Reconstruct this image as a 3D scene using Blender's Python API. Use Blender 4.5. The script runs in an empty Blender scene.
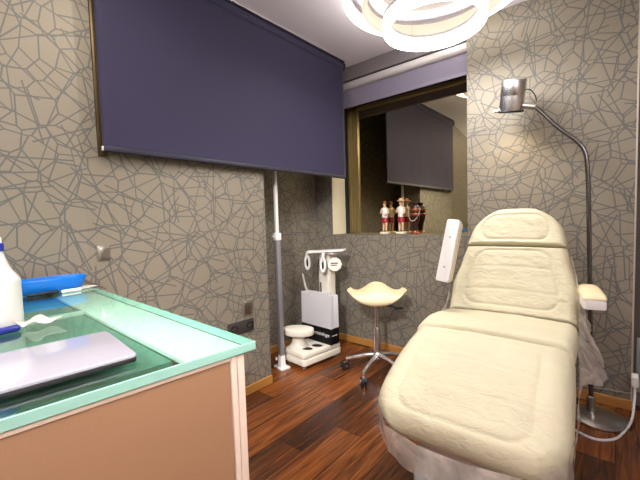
import bpy, bmesh, math, random
from mathutils import Vector, Matrix, noise
random.seed(7)
S = bpy.context.scene
COL = S.collection
PI = math.pi

# ------------------------------------------------------------------ helpers
def lin(c):
    return tuple(((v/255)/12.92 if v/255 <= .04045 else ((v/255+.055)/1.055)**2.4) for v in c)

def mat(name, rgb, rough=.5, metal=0., spec=.5, coat=0., **kw):
    m = bpy.data.materials.new(name); m.use_nodes = True
    b = m.node_tree.nodes['Principled BSDF']
    b.inputs['Base Color'].default_value = (*lin(rgb), 1)
    b.inputs['Roughness'].default_value = rough
    b.inputs['Metallic'].default_value = metal
    b.inputs['Specular IOR Level'].default_value = spec
    b.inputs['Coat Weight'].default_value = coat
    for k, v in kw.items(): b.inputs[k.replace('_', ' ')].default_value = v
    return m

def N(m, t, **kw):
    n = m.node_tree.nodes.new(t)
    for k, v in kw.items(): setattr(n, k, v)
    return n
def L(m, a, b): m.node_tree.links.new(a, b)

def noise_var(m, scale, amount, detail=3, stretch=(1, 1, 1), bump=0., bscale=None, bdist=.002):
    """slight colour mottling and bump so that no surface is one flat value"""
    nt = m.node_tree; b = nt.nodes['Principled BSDF']
    tc = N(m, 'ShaderNodeTexCoord'); mp = N(m, 'ShaderNodeMapping')
    mp.inputs['Scale'].default_value = stretch
    L(m, tc.outputs['Object'], mp.inputs['Vector'])
    no = N(m, 'ShaderNodeTexNoise'); no.inputs['Scale'].default_value = scale; no.inputs['Detail'].default_value = detail
    L(m, mp.outputs[0], no.inputs['Vector'])
    if amount:
        c = b.inputs['Base Color'].default_value[:3]
        mx = N(m, 'ShaderNodeMix', data_type='RGBA')
        mx.inputs[6].default_value = (*[v*(1-amount) for v in c], 1)
        mx.inputs[7].default_value = (*[min(1, v*(1+amount)) for v in c], 1)
        L(m, no.outputs['Fac'], mx.inputs[0]); L(m, mx.outputs[2], b.inputs['Base Color'])
    if bump:
        n2 = N(m, 'ShaderNodeTexNoise'); n2.inputs['Scale'].default_value = bscale or scale; n2.inputs['Detail'].default_value = detail
        L(m, mp.outputs[0], n2.inputs['Vector'])
        bp = N(m, 'ShaderNodeBump'); bp.inputs['Strength'].default_value = bump; bp.inputs['Distance'].default_value = bdist
        L(m, n2.outputs['Fac'], bp.inputs['Height']); L(m, bp.outputs[0], b.inputs['Normal'])
    return m

def emit(name, rgb, strength):
    m = bpy.data.materials.new(name); m.use_nodes = True
    b = m.node_tree.nodes['Principled BSDF']
    b.inputs['Base Color'].default_value = (.3, .3, .3, 1)
    b.inputs['Emission Color'].default_value = (*lin(rgb), 1)
    b.inputs['Emission Strength'].default_value = strength
    return m

def wallpaper(name, axis, base=(134, 126, 112), line=(98, 96, 93), seed=0.):
    """bronze-taupe paper printed with a web of straight grey sticks"""
    m = mat(name, base, rough=.52, metal=.2, spec=.4)
    b = m.node_tree.nodes['Principled BSDF']
    g = N(m, 'ShaderNodeNewGeometry'); sx = N(m, 'ShaderNodeSeparateXYZ'); cb = N(m, 'ShaderNodeCombineXYZ')
    L(m, g.outputs['Position'], sx.inputs[0])
    su = N(m, 'ShaderNodeMath', operation='ADD'); L(m, sx.outputs[0], su.inputs[0]); L(m, sx.outputs[1], su.inputs[1])
    L(m, su.outputs[0], cb.inputs[0]); L(m, sx.outputs[2], cb.inputs[1])
    fac = None
    def M1(op, a, v):
        n = N(m, 'ShaderNodeMath', operation=op); L(m, a, n.inputs[0])
        if isinstance(v, (int, float)): n.inputs[1].default_value = v
        else: L(m, v, n.inputs[1])
        return n.outputs[0]
    def VM(op, a, v, out=0):
        n = N(m, 'ShaderNodeVectorMath', operation=op); L(m, a, n.inputs[0]); L(m, v, n.inputs[1]); return n.outputs['Value' if op == 'DOT_PRODUCT' else 'Vector']
    hw = .0034
    for i, (sc, rot, st, kind) in enumerate(((7.6, .3, (1, 1.0, 1), 'edge'), (6.3, 1.1, (1, 1.25, 1), 'edge'), (5.2, 2.0, (1.3, 1, 1), 'edge'), (5.4, 2.2, (1, 1, 1), 'stick'), (3.8, .9, (1, 1, 1), 'stick'), (3.0, .4, (1, 1, 1), 'stick'))):
        mp = N(m, 'ShaderNodeMapping')
        mp.inputs['Rotation'].default_value = (0, 0, rot)
        mp.inputs['Scale'].default_value = tuple(k*sc for k in st)
        mp.inputs['Location'].default_value = (3.7*i+seed, 1.3*i+seed*.7, 0)
        L(m, cb.outputs[0], mp.inputs[0])
        v = N(m, 'ShaderNodeTexVoronoi', voronoi_dimensions='2D', feature='DISTANCE_TO_EDGE' if kind == 'edge' else 'F1')
        v.inputs['Scale'].default_value = 1
        L(m, mp.outputs[0], v.inputs['Vector'])
        if kind == 'edge': dist = v.outputs['Distance']
        else:
            d = VM('SUBTRACT', mp.outputs[0], v.outputs['Position'])
            sc_ = N(m, 'ShaderNodeSeparateColor'); L(m, v.outputs['Color'], sc_.inputs[0])
            an = M1('MULTIPLY', sc_.outputs[0], PI)
            cc = N(m, 'ShaderNodeCombineXYZ'); L(m, M1('COSINE', an, 0), cc.inputs[0]); L(m, M1('SINE', an, 0), cc.inputs[1])
            dist = M1('ABSOLUTE', VM('DOT_PRODUCT', d, cc.outputs[0]), 0)
        r = N(m, 'ShaderNodeMapRange'); r.inputs[1].default_value = hw*sc*.75; r.inputs[2].default_value = hw*sc*1.25
        r.inputs[3].default_value = 1; r.inputs[4].default_value = 0
        L(m, dist, r.inputs[0])
        if fac is None: fac = r.outputs[0]
        else: fac = M1('MAXIMUM', fac, r.outputs[0])
    no = N(m, 'ShaderNodeTexNoise'); no.inputs['Scale'].default_value = 160; L(m, cb.outputs[0], no.inputs['Vector'])
    mx0 = N(m, 'ShaderNodeMix', data_type='RGBA')
    c = lin(base)
    mx0.inputs[6].default_value = (*[v*.86 for v in c], 1); mx0.inputs[7].default_value = (*[v*1.12 for v in c], 1)
    L(m, no.outputs['Fac'], mx0.inputs[0])
    mx = N(m, 'ShaderNodeMix', data_type='RGBA'); mx.inputs[7].default_value = (*lin(line), 1)
    L(m, fac, mx.inputs[0]); L(m, mx0.outputs[2], mx.inputs[6]); L(m, mx.outputs[2], b.inputs['Base Color'])
    bp = N(m, 'ShaderNodeBump'); bp.inputs['Strength'].default_value = .25; bp.inputs['Distance'].default_value = .001
    L(m, no.outputs['Fac'], bp.inputs['Height']); L(m, bp.outputs[0], b.inputs['Normal'])
    return m

def obj(name, bm, m, parent=None, smooth=True, angle=40):
    me = bpy.data.meshes.new(name)
    bmesh.ops.recalc_face_normals(bm, faces=bm.faces)
    bm.to_mesh(me); bm.free()
    ms = m if isinstance(m, (list, tuple)) else [m]
    for x in ms: me.materials.append(x)
    if smooth:
        for p in me.polygons: p.use_smooth = True
        me.set_sharp_from_angle(angle=math.radians(angle))
    o = bpy.data.objects.new(name, me); COL.objects.link(o)
    if parent: o.parent = parent
    return o

def tag(o, label, cat, group=None, kind=None):
    o['label'] = label; o['category'] = cat
    if group: o['group'] = group
    if kind: o['kind'] = kind
    return o
def thing(name, label, cat, loc=(0, 0, 0), rz=0, group=None):
    o = bpy.data.objects.new(name, None); COL.objects.link(o)
    o.location = loc; o.rotation_euler = (0, 0, rz); o.empty_display_size = .1
    return tag(o, label, cat, group)
def struct(name, bm, m, label=None, parent=None, smooth=False):
    o = obj(name, bm, m, parent, smooth)
    if not parent:
        o['kind'] = 'structure'
        if label: o['label'] = label
    return o

def bx(bm, x0, x1, y0, y1, z0, z1, bev=0, seg=2, M=None, mi=0):
    t = bmesh.new()
    bmesh.ops.create_cube(t, size=1)
    for v in t.verts: v.co = Vector(((x0+x1)/2+v.co.x*(x1-x0), (y0+y1)/2+v.co.y*(y1-y0), (z0+z1)/2+v.co.z*(z1-z0)))
    if bev: bmesh.ops.bevel(t, geom=t.edges[:], offset=bev, segments=seg, affect='EDGES', profile=.5)
    return merge(bm, t, M, mi)
def merge(bm, t, M=None, mi=0):
    if M is not None: bmesh.ops.transform(t, matrix=M, verts=t.verts)
    mp = {}
    for v in t.verts: mp[v] = bm.verts.new(v.co)
    for f in t.faces:
        try:
            nf = bm.faces.new([mp[v] for v in f.verts]); nf.material_index = mi
        except ValueError: pass
    t.free(); return bm
def B(*a, **k): return bx(bmesh.new(), *a, **k)

def lathe(bm, prof, n=32, M=None, cap=True, mi=0, sx=1, sy=1):
    t = bmesh.new(); rings = []
    for r, z in prof:
        rings.append([t.verts.new((sx*max(r, 1e-4)*math.cos(2*PI*i/n), sy*max(r, 1e-4)*math.sin(2*PI*i/n), z)) for i in range(n)])
    for a, b in zip(rings, rings[1:]):
        for i in range(n): t.faces.new((a[i], a[(i+1) % n], b[(i+1) % n], b[i]))
    if cap: t.faces.new(rings[0][::-1]); t.faces.new(rings[-1])
    return merge(bm, t, M, mi)

def smooth_path(pts, k=6):
    pts = [Vector(p) for p in pts]; out = []
    P = [pts[0]*2-pts[1]]+pts+[pts[-1]*2-pts[-2]]
    for i in range(1, len(P)-2):
        for j in range(k):
            t = j/k; a, b, c, d = P[i-1:i+3]
            out.append(.5*((2*b)+(c-a)*t+(2*a-5*b+4*c-d)*t*t+(3*b-a-3*c+d)*t**3))
    return out+[pts[-1]]
def tube(bm, pts, r, n=12, closed=False, M=None, mi=0):
    pts = [Vector(p) for p in pts]; t = bmesh.new(); rings = []; m = len(pts)
    rr = r if isinstance(r, (list, tuple)) else [r]*m
    up = None
    for i, p in enumerate(pts):
        if closed: d = (pts[(i+1) % m]-pts[i-1]).normalized()
        else: d = (pts[min(i+1, m-1)]-pts[max(i-1, 0)]).normalized()
        if up is None:
            up = Vector((0, 0, 1)) if abs(d.z) < .9 else Vector((1, 0, 0))
        s = d.cross(up).normalized(); up = s.cross(d).normalized()
        rings.append([t.verts.new(p+rr[i]*(math.cos(2*PI*k/n)*s+math.sin(2*PI*k/n)*up)) for k in range(n)])
    rg = range(m) if closed else range(m-1)
    for i in rg:
        a, b = rings[i], rings[(i+1) % m]
        for k in range(n): t.faces.new((a[k], a[(k+1) % n], b[(k+1) % n], b[k]))
    if not closed: t.faces.new(rings[0][::-1]); t.faces.new(rings[-1])
    return merge(bm, t, M, mi)
def prism(bm, pts, z0, z1, bev=0, M=None, mi=0, seg=2):
    t = bmesh.new()
    a = [t.verts.new((x, y, z0)) for x, y in pts]; f = t.faces.new(a)
    r = bmesh.ops.extrude_face_region(t, geom=[f])
    for v in r['geom']:
        if isinstance(v, bmesh.types.BMVert): v.co.z = z1
    bmesh.ops.recalc_face_normals(t, faces=t.faces)
    if bev: bmesh.ops.bevel(t, geom=t.edges[:], offset=bev, segments=seg, affect='EDGES', profile=.5)
    return merge(bm, t, M, mi)
def T(x=0, y=0, z=0, rx=0, ry=0, rz=0):
    return Matrix.Translation((x, y, z)) @ Matrix.Rotation(rz, 4, 'Z') @ Matrix.Rotation(ry, 4, 'Y') @ Matrix.Rotation(rx, 4, 'X')
def sgnpow(v, p): return math.copysign(abs(v)**p, v)
def rrect(w, h, r, k=6):
    out = []
    for cx, cy, a0 in ((w/2-r, h/2-r, 0), (-w/2+r, h/2-r, 90), (-w/2+r, -h/2+r, 180), (w/2-r, -h/2+r, 270)):
        for i in range(k+1):
            a = math.radians(a0+90*i/k); out.append((cx+r*math.cos(a), cy+r*math.sin(a)))
    return out

# ------------------------------------------------------------------ materials
paperA = wallpaper('wallpaper_side', 1)
paperB = wallpaper('wallpaper_end', 0, seed=5.3)
ceil_m = noise_var(mat('ceiling_paint', (236, 231, 244), .5), 4, .02)
lintel_m = noise_var(mat('lintel_grey', (120, 114, 118), .45), 6, .06)
cream_reveal = noise_var(mat('cream_reveal', (214, 204, 176), .45), 14, .1, stretch=(8, 8, .3))
gold_m = noise_var(mat('champagne_frame', (150, 132, 90), .4, .7), 10, .12, stretch=(6, 6, .4))
dark_m = mat('dark_gap', (20, 18, 20), .6)
base_wood = noise_var(mat('baseboard_oak', (168, 118, 58), .4), 8, .2, stretch=(1, 1, 12))
white_plastic = noise_var(mat('white_plastic', (226, 224, 224), .35), 5, .02)
cream_plastic = noise_var(mat('ivory_plastic', (224, 218, 204), .4), 5, .03)
black_m = noise_var(mat('black_plastic', (18, 18, 20), .4), 20, .1)
rubber = noise_var(mat('rubber', (24, 26, 32), .55), 20, .1)
chrome = noise_var(mat('chrome', (232, 230, 232), .27, 1.), 8, .03)
steel = noise_var(mat('brushed_steel', (176, 172, 168), .3, 1.), 30, .08)
alu_grey = noise_var(mat('grey_aluminium', (150, 148, 154), .35, .5), 12, .06)
vinyl = noise_var(mat('cream_vinyl', (226, 206, 168), .42), 10, .03, bump=.12, bscale=300, bdist=.001)

def wood_floor():
    m = mat('dark_laminate', (84, 40, 20), .26, spec=.5)
    b = m.node_tree.nodes['Principled BSDF']
    g = N(m, 'ShaderNodeNewGeometry'); sx = N(m, 'ShaderNodeSeparateXYZ'); L(m, g.outputs['Position'], sx.inputs[0])
    def math_(op, a, v=None):
        n = N(m, 'ShaderNodeMath', operation=op)
        L(m, a, n.inputs[0])
        if v is not None:
            if isinstance(v, (int, float)): n.inputs[1].default_value = v
            else: L(m, v, n.inputs[1])
        return n.outputs[0]
    W = .17
    row = math_('FLOOR', math_('DIVIDE', sx.outputs[0], W))
    wn = N(m, 'ShaderNodeTexWhiteNoise', noise_dimensions='1D'); L(m, row, wn.inputs['W'])
    off = math_('ADD', math_('DIVIDE', sx.outputs[1], 1.1), wn.outputs['Value'])
    seg = math_('FLOOR', off)
    idc = N(m, 'ShaderNodeCombineXYZ'); L(m, row, idc.inputs[0]); L(m, seg, idc.inputs[1])
    wn2 = N(m, 'ShaderNodeTexWhiteNoise', noise_dimensions='2D'); L(m, idc.outputs[0], wn2.inputs['Vector'])
    # grain
    cb = N(m, 'ShaderNodeCombineXYZ')
    L(m, math_('MULTIPLY', sx.outputs[0], 34), cb.inputs[0]); L(m, math_('MULTIPLY', sx.outputs[1], 2.2), cb.inputs[1])
    L(m, math_('MULTIPLY', wn2.outputs['Value'], 30), cb.inputs[2])
    no = N(m, 'ShaderNodeTexNoise'); no.inputs['Scale'].default_value = 1.6; no.inputs['Detail'].default_value = 6; no.inputs['Distortion'].default_value = .8
    L(m, cb.outputs[0], no.inputs['Vector'])
    tot = math_('ADD', math_('MULTIPLY', no.outputs['Fac'], .75), math_('MULTIPLY', wn2.outputs['Value'], .38))
    rp = N(m, 'ShaderNodeValToRGB'); L(m, tot, rp.inputs[0])
    e = rp.color_ramp.elements
    e[0].position = .26; e[0].color = (*lin((40, 21, 11)), 1)
    e[1].position = .84; e[1].color = (*lin((148, 84, 38)), 1)
    k = e.new(.52); k.color = (*lin((82, 44, 20)), 1)
    # gaps between planks
    fx = math_('ABSOLUTE', math_('SUBTRACT', math_('FRACT', math_('DIVIDE', sx.outputs[0], W)), .5))
    gp = math_('GREATER_THAN', fx, .487)
    fy = math_('ABSOLUTE', math_('SUBTRACT', math_('FRACT', off), .5))
    gap = math_('MAXIMUM', gp, math_('GREATER_THAN', fy, .4985))
    mx = N(m, 'ShaderNodeMix', data_type='RGBA'); mx.inputs[7].default_value = (*lin((26, 12, 8)), 1)
    L(m, math_('MULTIPLY', gap, .75), mx.inputs[0]); L(m, rp.outputs[0], mx.inputs[6]); L(m, mx.outputs[2], b.inputs['Base Color'])
    bp = N(m, 'ShaderNodeBump'); bp.inputs['Strength'].default_value = .12; bp.inputs['Distance'].default_value = .001
    L(m, no.outputs['Fac'], bp.inputs['Height']); L(m, bp.outputs[0], b.inputs['Normal'])
    return m
floor_m = wood_floor()

def thin_glass(name, tint, refl_tint, fac, rough=.02, fresnel=False):
    m = bpy.data.materials.new(name); m.use_nodes = True
    nt = m.node_tree; nt.nodes.remove(nt.nodes['Principled BSDF'])
    out = nt.nodes['Material Output']
    tr = N(m, 'ShaderNodeBsdfTransparent'); tr.inputs[0].default_value = (*lin(tint), 1)
    gl = N(m, 'ShaderNodeBsdfGlossy'); gl.inputs[0].default_value = (*lin(refl_tint), 1); gl.inputs['Roughness'].default_value = rough
    mx = N(m, 'ShaderNodeMixShader')
    if fresnel:
        lw = N(m, 'ShaderNodeLayerWeight'); lw.inputs[0].default_value = .5
        pw = N(m, 'ShaderNodeMath', operation='POWER'); L(m, lw.outputs['Facing'], pw.inputs[0]); pw.inputs[1].default_value = 4
        ad = N(m, 'ShaderNodeMath', operation='MULTIPLY_ADD'); L(m, pw.outputs[0], ad.inputs[0]); ad.inputs[1].default_value = .85; ad.inputs[2].default_value = fac
        L(m, ad.outputs[0], mx.inputs[0])
    else: mx.inputs[0].default_value = fac
    L(m, tr.outputs[0], mx.inputs[1]); L(m, gl.outputs[0], mx.inputs[2]); L(m, mx.outputs[0], out.inputs[0])
    return m

# ------------------------------------------------------------------ room shell
A = -1.875; BW = 2.635; H = 2.49; AE = 1.622; REC = -2.29; BEND = .545
bendd = Vector((-math.sin(math.radians(8)), -math.cos(math.radians(8)), 0))
P_left = Vector((A, BEND, 0)) + bendd*2.2
struct('floor', B(-2.6, 2.2, -1.75, 3.2, -.05, 0), floor_m, 'dark reddish brown wood plank floor')
struct('ceiling', B(-2.6, 2.2, -1.75, 3.2, H, H+.05), ceil_m, 'pale lavender white plaster ceiling')
# wall with the big blind, pierced by a window
wy0, wy1, wz0, wz1 = .648, 1.50, 1.53, 2.42
bm = bmesh.new()
for y0, y1, z0, z1 in ((BEND, wy0, 0, H), (wy1, AE, 0, H), (wy0, wy1, 0, wz0), (wy0, wy1, wz1, H)):
    bx(bm, A-.22, A, y0, y1, z0, z1)
struct('wall_left', bm, paperA, 'taupe wallpapered wall under the large navy blind')
# slightly turned wall piece left of the crease
bm = bmesh.new(); q = Vector((-.2, 0, 0))
prism(bm, [(A, BEND), (P_left.x, P_left.y), (P_left.x-.2, P_left.y), (A-.2, BEND)], 0, H)
struct('wall_far_left', bm, paperA, 'taupe wallpapered wall piece behind the desk items')
struct('wall_recess', B(REC-.1, REC, AE-.4, BW+.3, 0, H), paperA, 'wallpapered wall of the niche behind the white scale')
# window wall
wl, wr, sill, wtop = -2.08, -.838, .997, 2.375
bm = bmesh.new()
bx(bm, REC, wl, BW, BW+.3, 0, H); bx(bm, wr, .067, BW, BW+.3, 0, H); bx(bm, wl, wr, BW, BW+.3, 0, sill)
struct('wall_back', bm, paperB, 'taupe wallpapered wall around the dark window')
struct('trim_1', B(wl, wr, BW, BW+.3, wtop, H), lintel_m, 'grey lintel above the dark window')
struct('trim_2', B(.067, .6, BW+.085, BW+.3, 0, H), noise_var(mat('dark_return', (96, 90, 84), .5), 12, .08), 'dark set-back wall strip at the right edge')
struct('trim_3', B(.062, .070, BW-.002, BW+.085, 0, H, bev=.001), mat('corner_bead', (190, 180, 168), .35, .4), 'pale corner bead of the wallpapered wall')
struct('wall_right', B(2.0, 2.1, -1.75, 3.0, 0, H), noise_var(mat('plain_wall', (186, 176, 160), .6), 8, .04))
struct('wall_front', B(-2.6, 2.1, -1.75, -1.65, 0, H), paperB)
struct('wall_beyond', B(.6, 2.1, BW+.085, BW+.3, 0, H), mat('plain_wall_far', (180, 170, 155), .6))
# baseboards
def bb(bm, *a):
    bx(bm, *a, bev=.003)
struct('baseboard_left', B(A, A+.014, -.0, AE, 0, .058, bev=.003), base_wood, 'oak baseboard below the socket wall')
struct('baseboard_recess', B(REC, REC+.014, AE, BW, 0, .058, bev=.003), base_wood)
struct('baseboard_back', B(REC+.014, .067, BW-.014, BW, 0, .058, bev=.003), base_wood, 'oak baseboard along the window wall')
# sill board
struct('trim_4', B(wl+.001, wr-.001, BW+.002, 2.86, sill, sill+.004), noise_var(mat('sill_grey', (104, 98, 92), .4), 12, .08), 'grey window sill board')
# reveal on the left side of the window
struct('trim_5', B(wl, wl+.006, BW+.002, 2.84, sill+.004, wtop-.002, bev=.001), cream_reveal, 'cream striped window reveal')

# window in the end wall
w = thing('window_1', 'dark mirror-like window with champagne frame above the grey sill', 'window'); w['kind'] = 'structure'
gy = 2.87; z0 = sill+.004
bm = bmesh.new()
bx(bm, wl+.04, wl+.16, gy-.02, gy+.04, z0, wtop, bev=.004)
bx(bm, wr-.02, wr+.03, gy-.02, gy+.04, z0, wtop, bev=.004)
bx(bm, wl+.04, wr, gy-.02, gy+.04, 2.17, 2.205, bev=.004)
bx(bm, wl+.04, wr, gy-.02, gy+.04, z0, z0+.008)
for i in range(3): bx(bm, wl+.058+.03*i, wl+.066+.03*i, gy-.026, gy-.018, z0, wtop, bev=.002)
obj('window_frame', bm, gold_m, w)
obj('window_gasket', B(wl+.006, wl+.04, gy-.03, gy+.04, z0, wtop), dark_m, w)
obj('window_pane', B(wl+.16, wr-.02, gy, gy+.006, z0+.008, 2.17), thin_glass('mirror_glass', (60, 60, 80), (222, 212, 180), .84, .015), w, smooth=False)
obj('window_pane', B(wl+.16, wr-.02, gy, gy+.006, 2.205, wtop), thin_glass('upper_glass', (60, 60, 80), (180, 170, 150), .4, .02), w, smooth=False)
# bronze window behind the navy blind
w2 = thing('window_2', 'window behind the navy blind with narrow champagne frame edge showing at left', 'window'); w2['kind'] = 'structure'
bm = bmesh.new()
for a in ((wy0-.038, wy0, wz0-.052, wz1+.03), (wy1, wy1+.038, wz0-.022, wz1+.03), (wy0, wy1, wz0-.022, wz0), (wy0, wy1, wz1, wz1+.03)):
    bx(bm, A-.1, A+.014, *a, bev=.003)
    bx(bm, A, A+.022, a[0]+.012, a[1]-.012, a[2]+.01, a[3]-.01, bev=.003)
obj('window_frame', bm, noise_var(mat('bronze_frame', (84, 70, 44), .4, .6), 10, .12, stretch=(6, 6, .4)), w2)
obj('window_pane', B(A-.09, A-.084, wy0, wy1, wz0, wz1), mat('night_glass', (16, 16, 24), .05, spec=.6), w2, smooth=False)

# ------------------------------------------------------------------ navy roller blind
def weave(m, amount, sc, sheen):
    b = m.node_tree.nodes['Principled BSDF']
    b.inputs['Sheen Weight'].default_value = sheen; b.inputs['Sheen Roughness'].default_value = .4
    return noise_var(m, sc, amount, 2, bump=.25, bscale=420, bdist=.001)
navy = weave(mat('navy_blind_fabric', (50, 46, 72), .7, spec=.25), .16, 380, .1)
bl = thing('roller_blind', 'large navy roller blind hanging over the left wall', 'blind', (-1.825, 1.56, H))
by0, by1, bz0 = -.943, .952, 1.50-H
t = bmesh.new(); ny, nz = 60, 30; vs = []
for j in range(nz+1):
    fz = j/nz; z = -.06+(bz0+.06)*fz
    vs.append([t.verts.new((.0025*math.sin(7*i/ny*2)*fz+.016*fz**4*(1-fz)*math.sin(46*i/ny+3*math.sin(11*i/ny))+.006*noise.noise(Vector((i*.16, fz*2.5+i*.05, 4)))*4*fz**2*(1-fz), by0+(by1-by0)*i/ny, z)) for i in range(ny+1)])
for j in range(nz):
    for i in range(ny): t.faces.new((vs[j][i], vs[j][i+1], vs[j+1][i+1], vs[j+1][i]))
f = obj('blind_fabric', t, navy, bl)
sm = f.modifiers.new('thickness', 'SOLIDIFY'); sm.thickness = .0015
bm = lathe(bmesh.new(), [(.034, by0), (.034, by1)], 24, T(-.02, 0, -.042, rx=-PI/2)); obj('blind_roller', bm, navy, bl)
bm = B(-.012, .008, by0, by1, bz0-.006, bz0+.022, bev=.006, seg=3); hb = obj('hem_bar', bm, weave(mat('navy_hem', (28, 27, 46), .5), .1, 300, .05), bl)
obj('hem_cap', B(-.009, .0085, by0-.004, by0, bz0-.002, bz0+.018, bev=.0015), white_plastic, hb)
bm = lathe(bmesh.new(), [(.040, 0), (.042, .004), (.042, .012), (.036, .018)], 28, T(-.02, by1, -.042, rx=-PI/2)); e1 = obj('end_cap', bm, black_m, bl)
bm = lathe(bmesh.new(), [(.040, 0), (.042, .004), (.042, .012), (.036, .018)], 28, T(-.02, by0-.018, -.042, rx=-PI/2)); obj('end_cap', bm, black_m, bl)
obj('mounting_rail', B(-.045, .02, by0-.01, by1+.014, -.0065, -.0005, bev=.001), chrome, bl)

# lavender half-rolled blind over the window
b2 = thing('roller_blind', 'short lavender roller blind rolled up above the dark window', 'blind', ((wl+wr)/2, 2.70, wtop))
hw = (wr-wl)/2-.012
lav = weave(mat('lavender_blind_fabric', (134, 128, 150), .6), .05, 380, .1)
obj('blind_fabric', B(-hw, hw, -.018, -.0155, -.205, -.03), lav, b2, smooth=False)
obj('hem_bar', B(-hw, hw, -.022, -.010, -.222, -.200, bev=.004), lav, b2)
bm = bmesh.new()
prof = [(-.055, -.012), (-.058, -.03), (-.054, -.05), (-.04, -.064), (-.02, -.066), (.03, -.066), (.03, -.006), (-.045, -.006)]
prism(bm, prof, -hw-.008, hw+.008, .003, Matrix(((0, 0, 1, 0), (1, 0, 0, 0), (0, 1, 0, 0), (0, 0, 0, 1))))
obj('blind_cassette', bm, noise_var(mat('cassette_white', (206, 200, 204), .28), 5, .02), b2)

# ------------------------------------------------------------------ ring chandelier
rc = (-.815, 1.995)
lamp = thing('ring_chandelier', 'three-ring white LED chandelier hanging from the ceiling', 'ceiling lamp', (rc[0], rc[1], H))
glow = emit('led_diffuser', (255, 250, 240), 6.5)
glow2 = emit('led_diffuser_soft', (255, 228, 192), .45)
lip = noise_var(mat('ring_lip', (176, 172, 176), .35, .2), 6, .03)
canopy_m = noise_var(mat('canopy_brown_grey', (150, 138, 130), .4, .3), 6, .04)
bm = lathe(bmesh.new(), [(.3, -.022), (.305, -.018), (.305, -.001)], 56); obj('canopy', bm, canopy_m, lamp)
glow3 = emit('led_diffuser_high', (255, 248, 236), 5.)
for R, zb, g, hh in ((.276, 2.2-H, glow, .07), (.395, 2.345-H, glow2, .07), (.505, 2.395-H, glow3, .06)):
    bm = bmesh.new(); wd = .026; n = 96
    prof = [(R-wd, zb+hh), (R-wd, zb+.003), (R-wd+.004, zb), (R-.003, zb), (R, zb+.004), (R, zb+hh)]
    t = bmesh.new(); rg = [[t.verts.new((r*math.cos(2*PI*i/n), r*math.sin(2*PI*i/n), z)) for i in range(n)] for r, z in prof]
    for a, b in zip(rg, rg[1:]):
        for i in range(n): t.faces.new((a[i], a[(i+1) % n], b[(i+1) % n], b[i]))
    ring = obj('light_ring', t, g, lamp)
    t = bmesh.new()
    prof = [(R-wd-.012, zb+hh), (R-wd-.012, zb+hh+.014), (R+.002, zb+hh+.014), (R+.002, zb+hh), (R-wd-.012, zb+hh)]
    rg = [[t.verts.new((r*math.cos(2*PI*i/n), r*math.sin(2*PI*i/n), z)) for i in range(n)] for r, z in prof[:4]]
    for k in range(4):
        a, b = rg[k], rg[(k+1) % 4]
        for i in range(n): t.faces.new((a[i], a[(i+1) % n], b[(i+1) % n], b[i]))
    obj('ring_channel', t, lip, ring)
    for k in range(3):
        an = 2*PI*k/3+R*9
        x, y = (R-.02)*math.cos(an), (R-.02)*math.sin(an)
        cx, cy = min(1, .26/R)*x, min(1, .26/R)*y
        obj('suspension_cable', tube(bmesh.new(), [(x, y, zb+hh+.012), (cx, cy, -.02)], .0012, 6), steel, ring)

# ------------------------------------------------------------------ desk
desk = thing('reception_desk', 'glass-topped desk with tan front panel at lower left', 'desk', (-.62, .495, 0), math.radians(-1.4))
DZ = .882
mint_edge = mat('glass_edge_mint', (152, 202, 190), .12, spec=.6)
noise_var(mint_edge, 9, .12, stretch=(1, 1, 6))
gl_top = thin_glass('green_glass_top', (234, 251, 245), (240, 255, 250), .06, .012, True)
gl_side = mint_edge
WX = -1.243
def wallx(y):   # left end follows the turned wall (desk-local y)
    return WX - max(0, (-.02-y))*math.tan(math.radians(6.6))
t = bmesh.new()
FS = .07
outline = [(0, 0), (-1.25*FS, -1.25), (wallx(-1.25), -1.25), (wallx(-.02), -.02), (WX, 0)]
prism(t, [(x, y) for x, y in outline], DZ-.02, DZ, .0015, seg=1); t.normal_update()
for fce in t.faces: fce.material_index = (0 if fce.normal.z > 0 else 2) if abs(fce.normal.z) > .9 else 1
top = obj('glass_top', t, [gl_top, gl_side, thin_glass('green_glass_under', (244, 253, 250), (255, 255, 255), .0)], desk, smooth=False)
tan_m = noise_var(mat('tan_satin_panel', (160, 122, 95), .35, .1, spec=.4), 320, .06, 2, bump=.05, bscale=500, bdist=.0005)
cap_m = noise_var(mat('panel_edge_white', (216, 196, 182), .35), 5, .03)
teal = noise_var(mat('teal_painted_board', (80, 126, 112), .35), 5, .05)
pale = noise_var(mat('mint_painted_board', (214, 224, 217), .35), 5, .04)
FR = T(0, 0, 0, rz=-math.atan(FS))
obj('front_panel', B(-.034, -.014, -1.2, -.060, .02, DZ-.0315, bev=.0015, M=FR), tan_m, desk)
obj('panel_edging', B(-.036, -.008, -1.2, -.060, DZ-.031, DZ-.0208, bev=.001, M=FR), cap_m, desk)
bm = bmesh.new(); bx(bm, -.044, -.010, -.058, -.044, .0, DZ-.021, bev=.003, M=FR); bx(bm, -.042, -.013, -.042, -.024, .0, DZ-.021, bev=.002, M=FR)
obj('end_post', bm, cap_m, desk)
obj('side_panel', B(WX+.02, -.05, -.056, -.028, 0, DZ-.033, bev=.002), tan_m, desk)
obj('support_board', B(WX+.005, -.048, -.135, -.003, DZ-.032, DZ-.0215, bev=.001), pale, desk)
obj('inner_board', B(WX+.005, -.125, -1.2, -.135, DZ-.05, DZ-.034), teal, desk, smooth=False)
obj('glass_seam_bar', B(WX+.45, WX+.47, -.9, -.135, DZ-.034, DZ-.0215, bev=.001), pale, desk)

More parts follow.
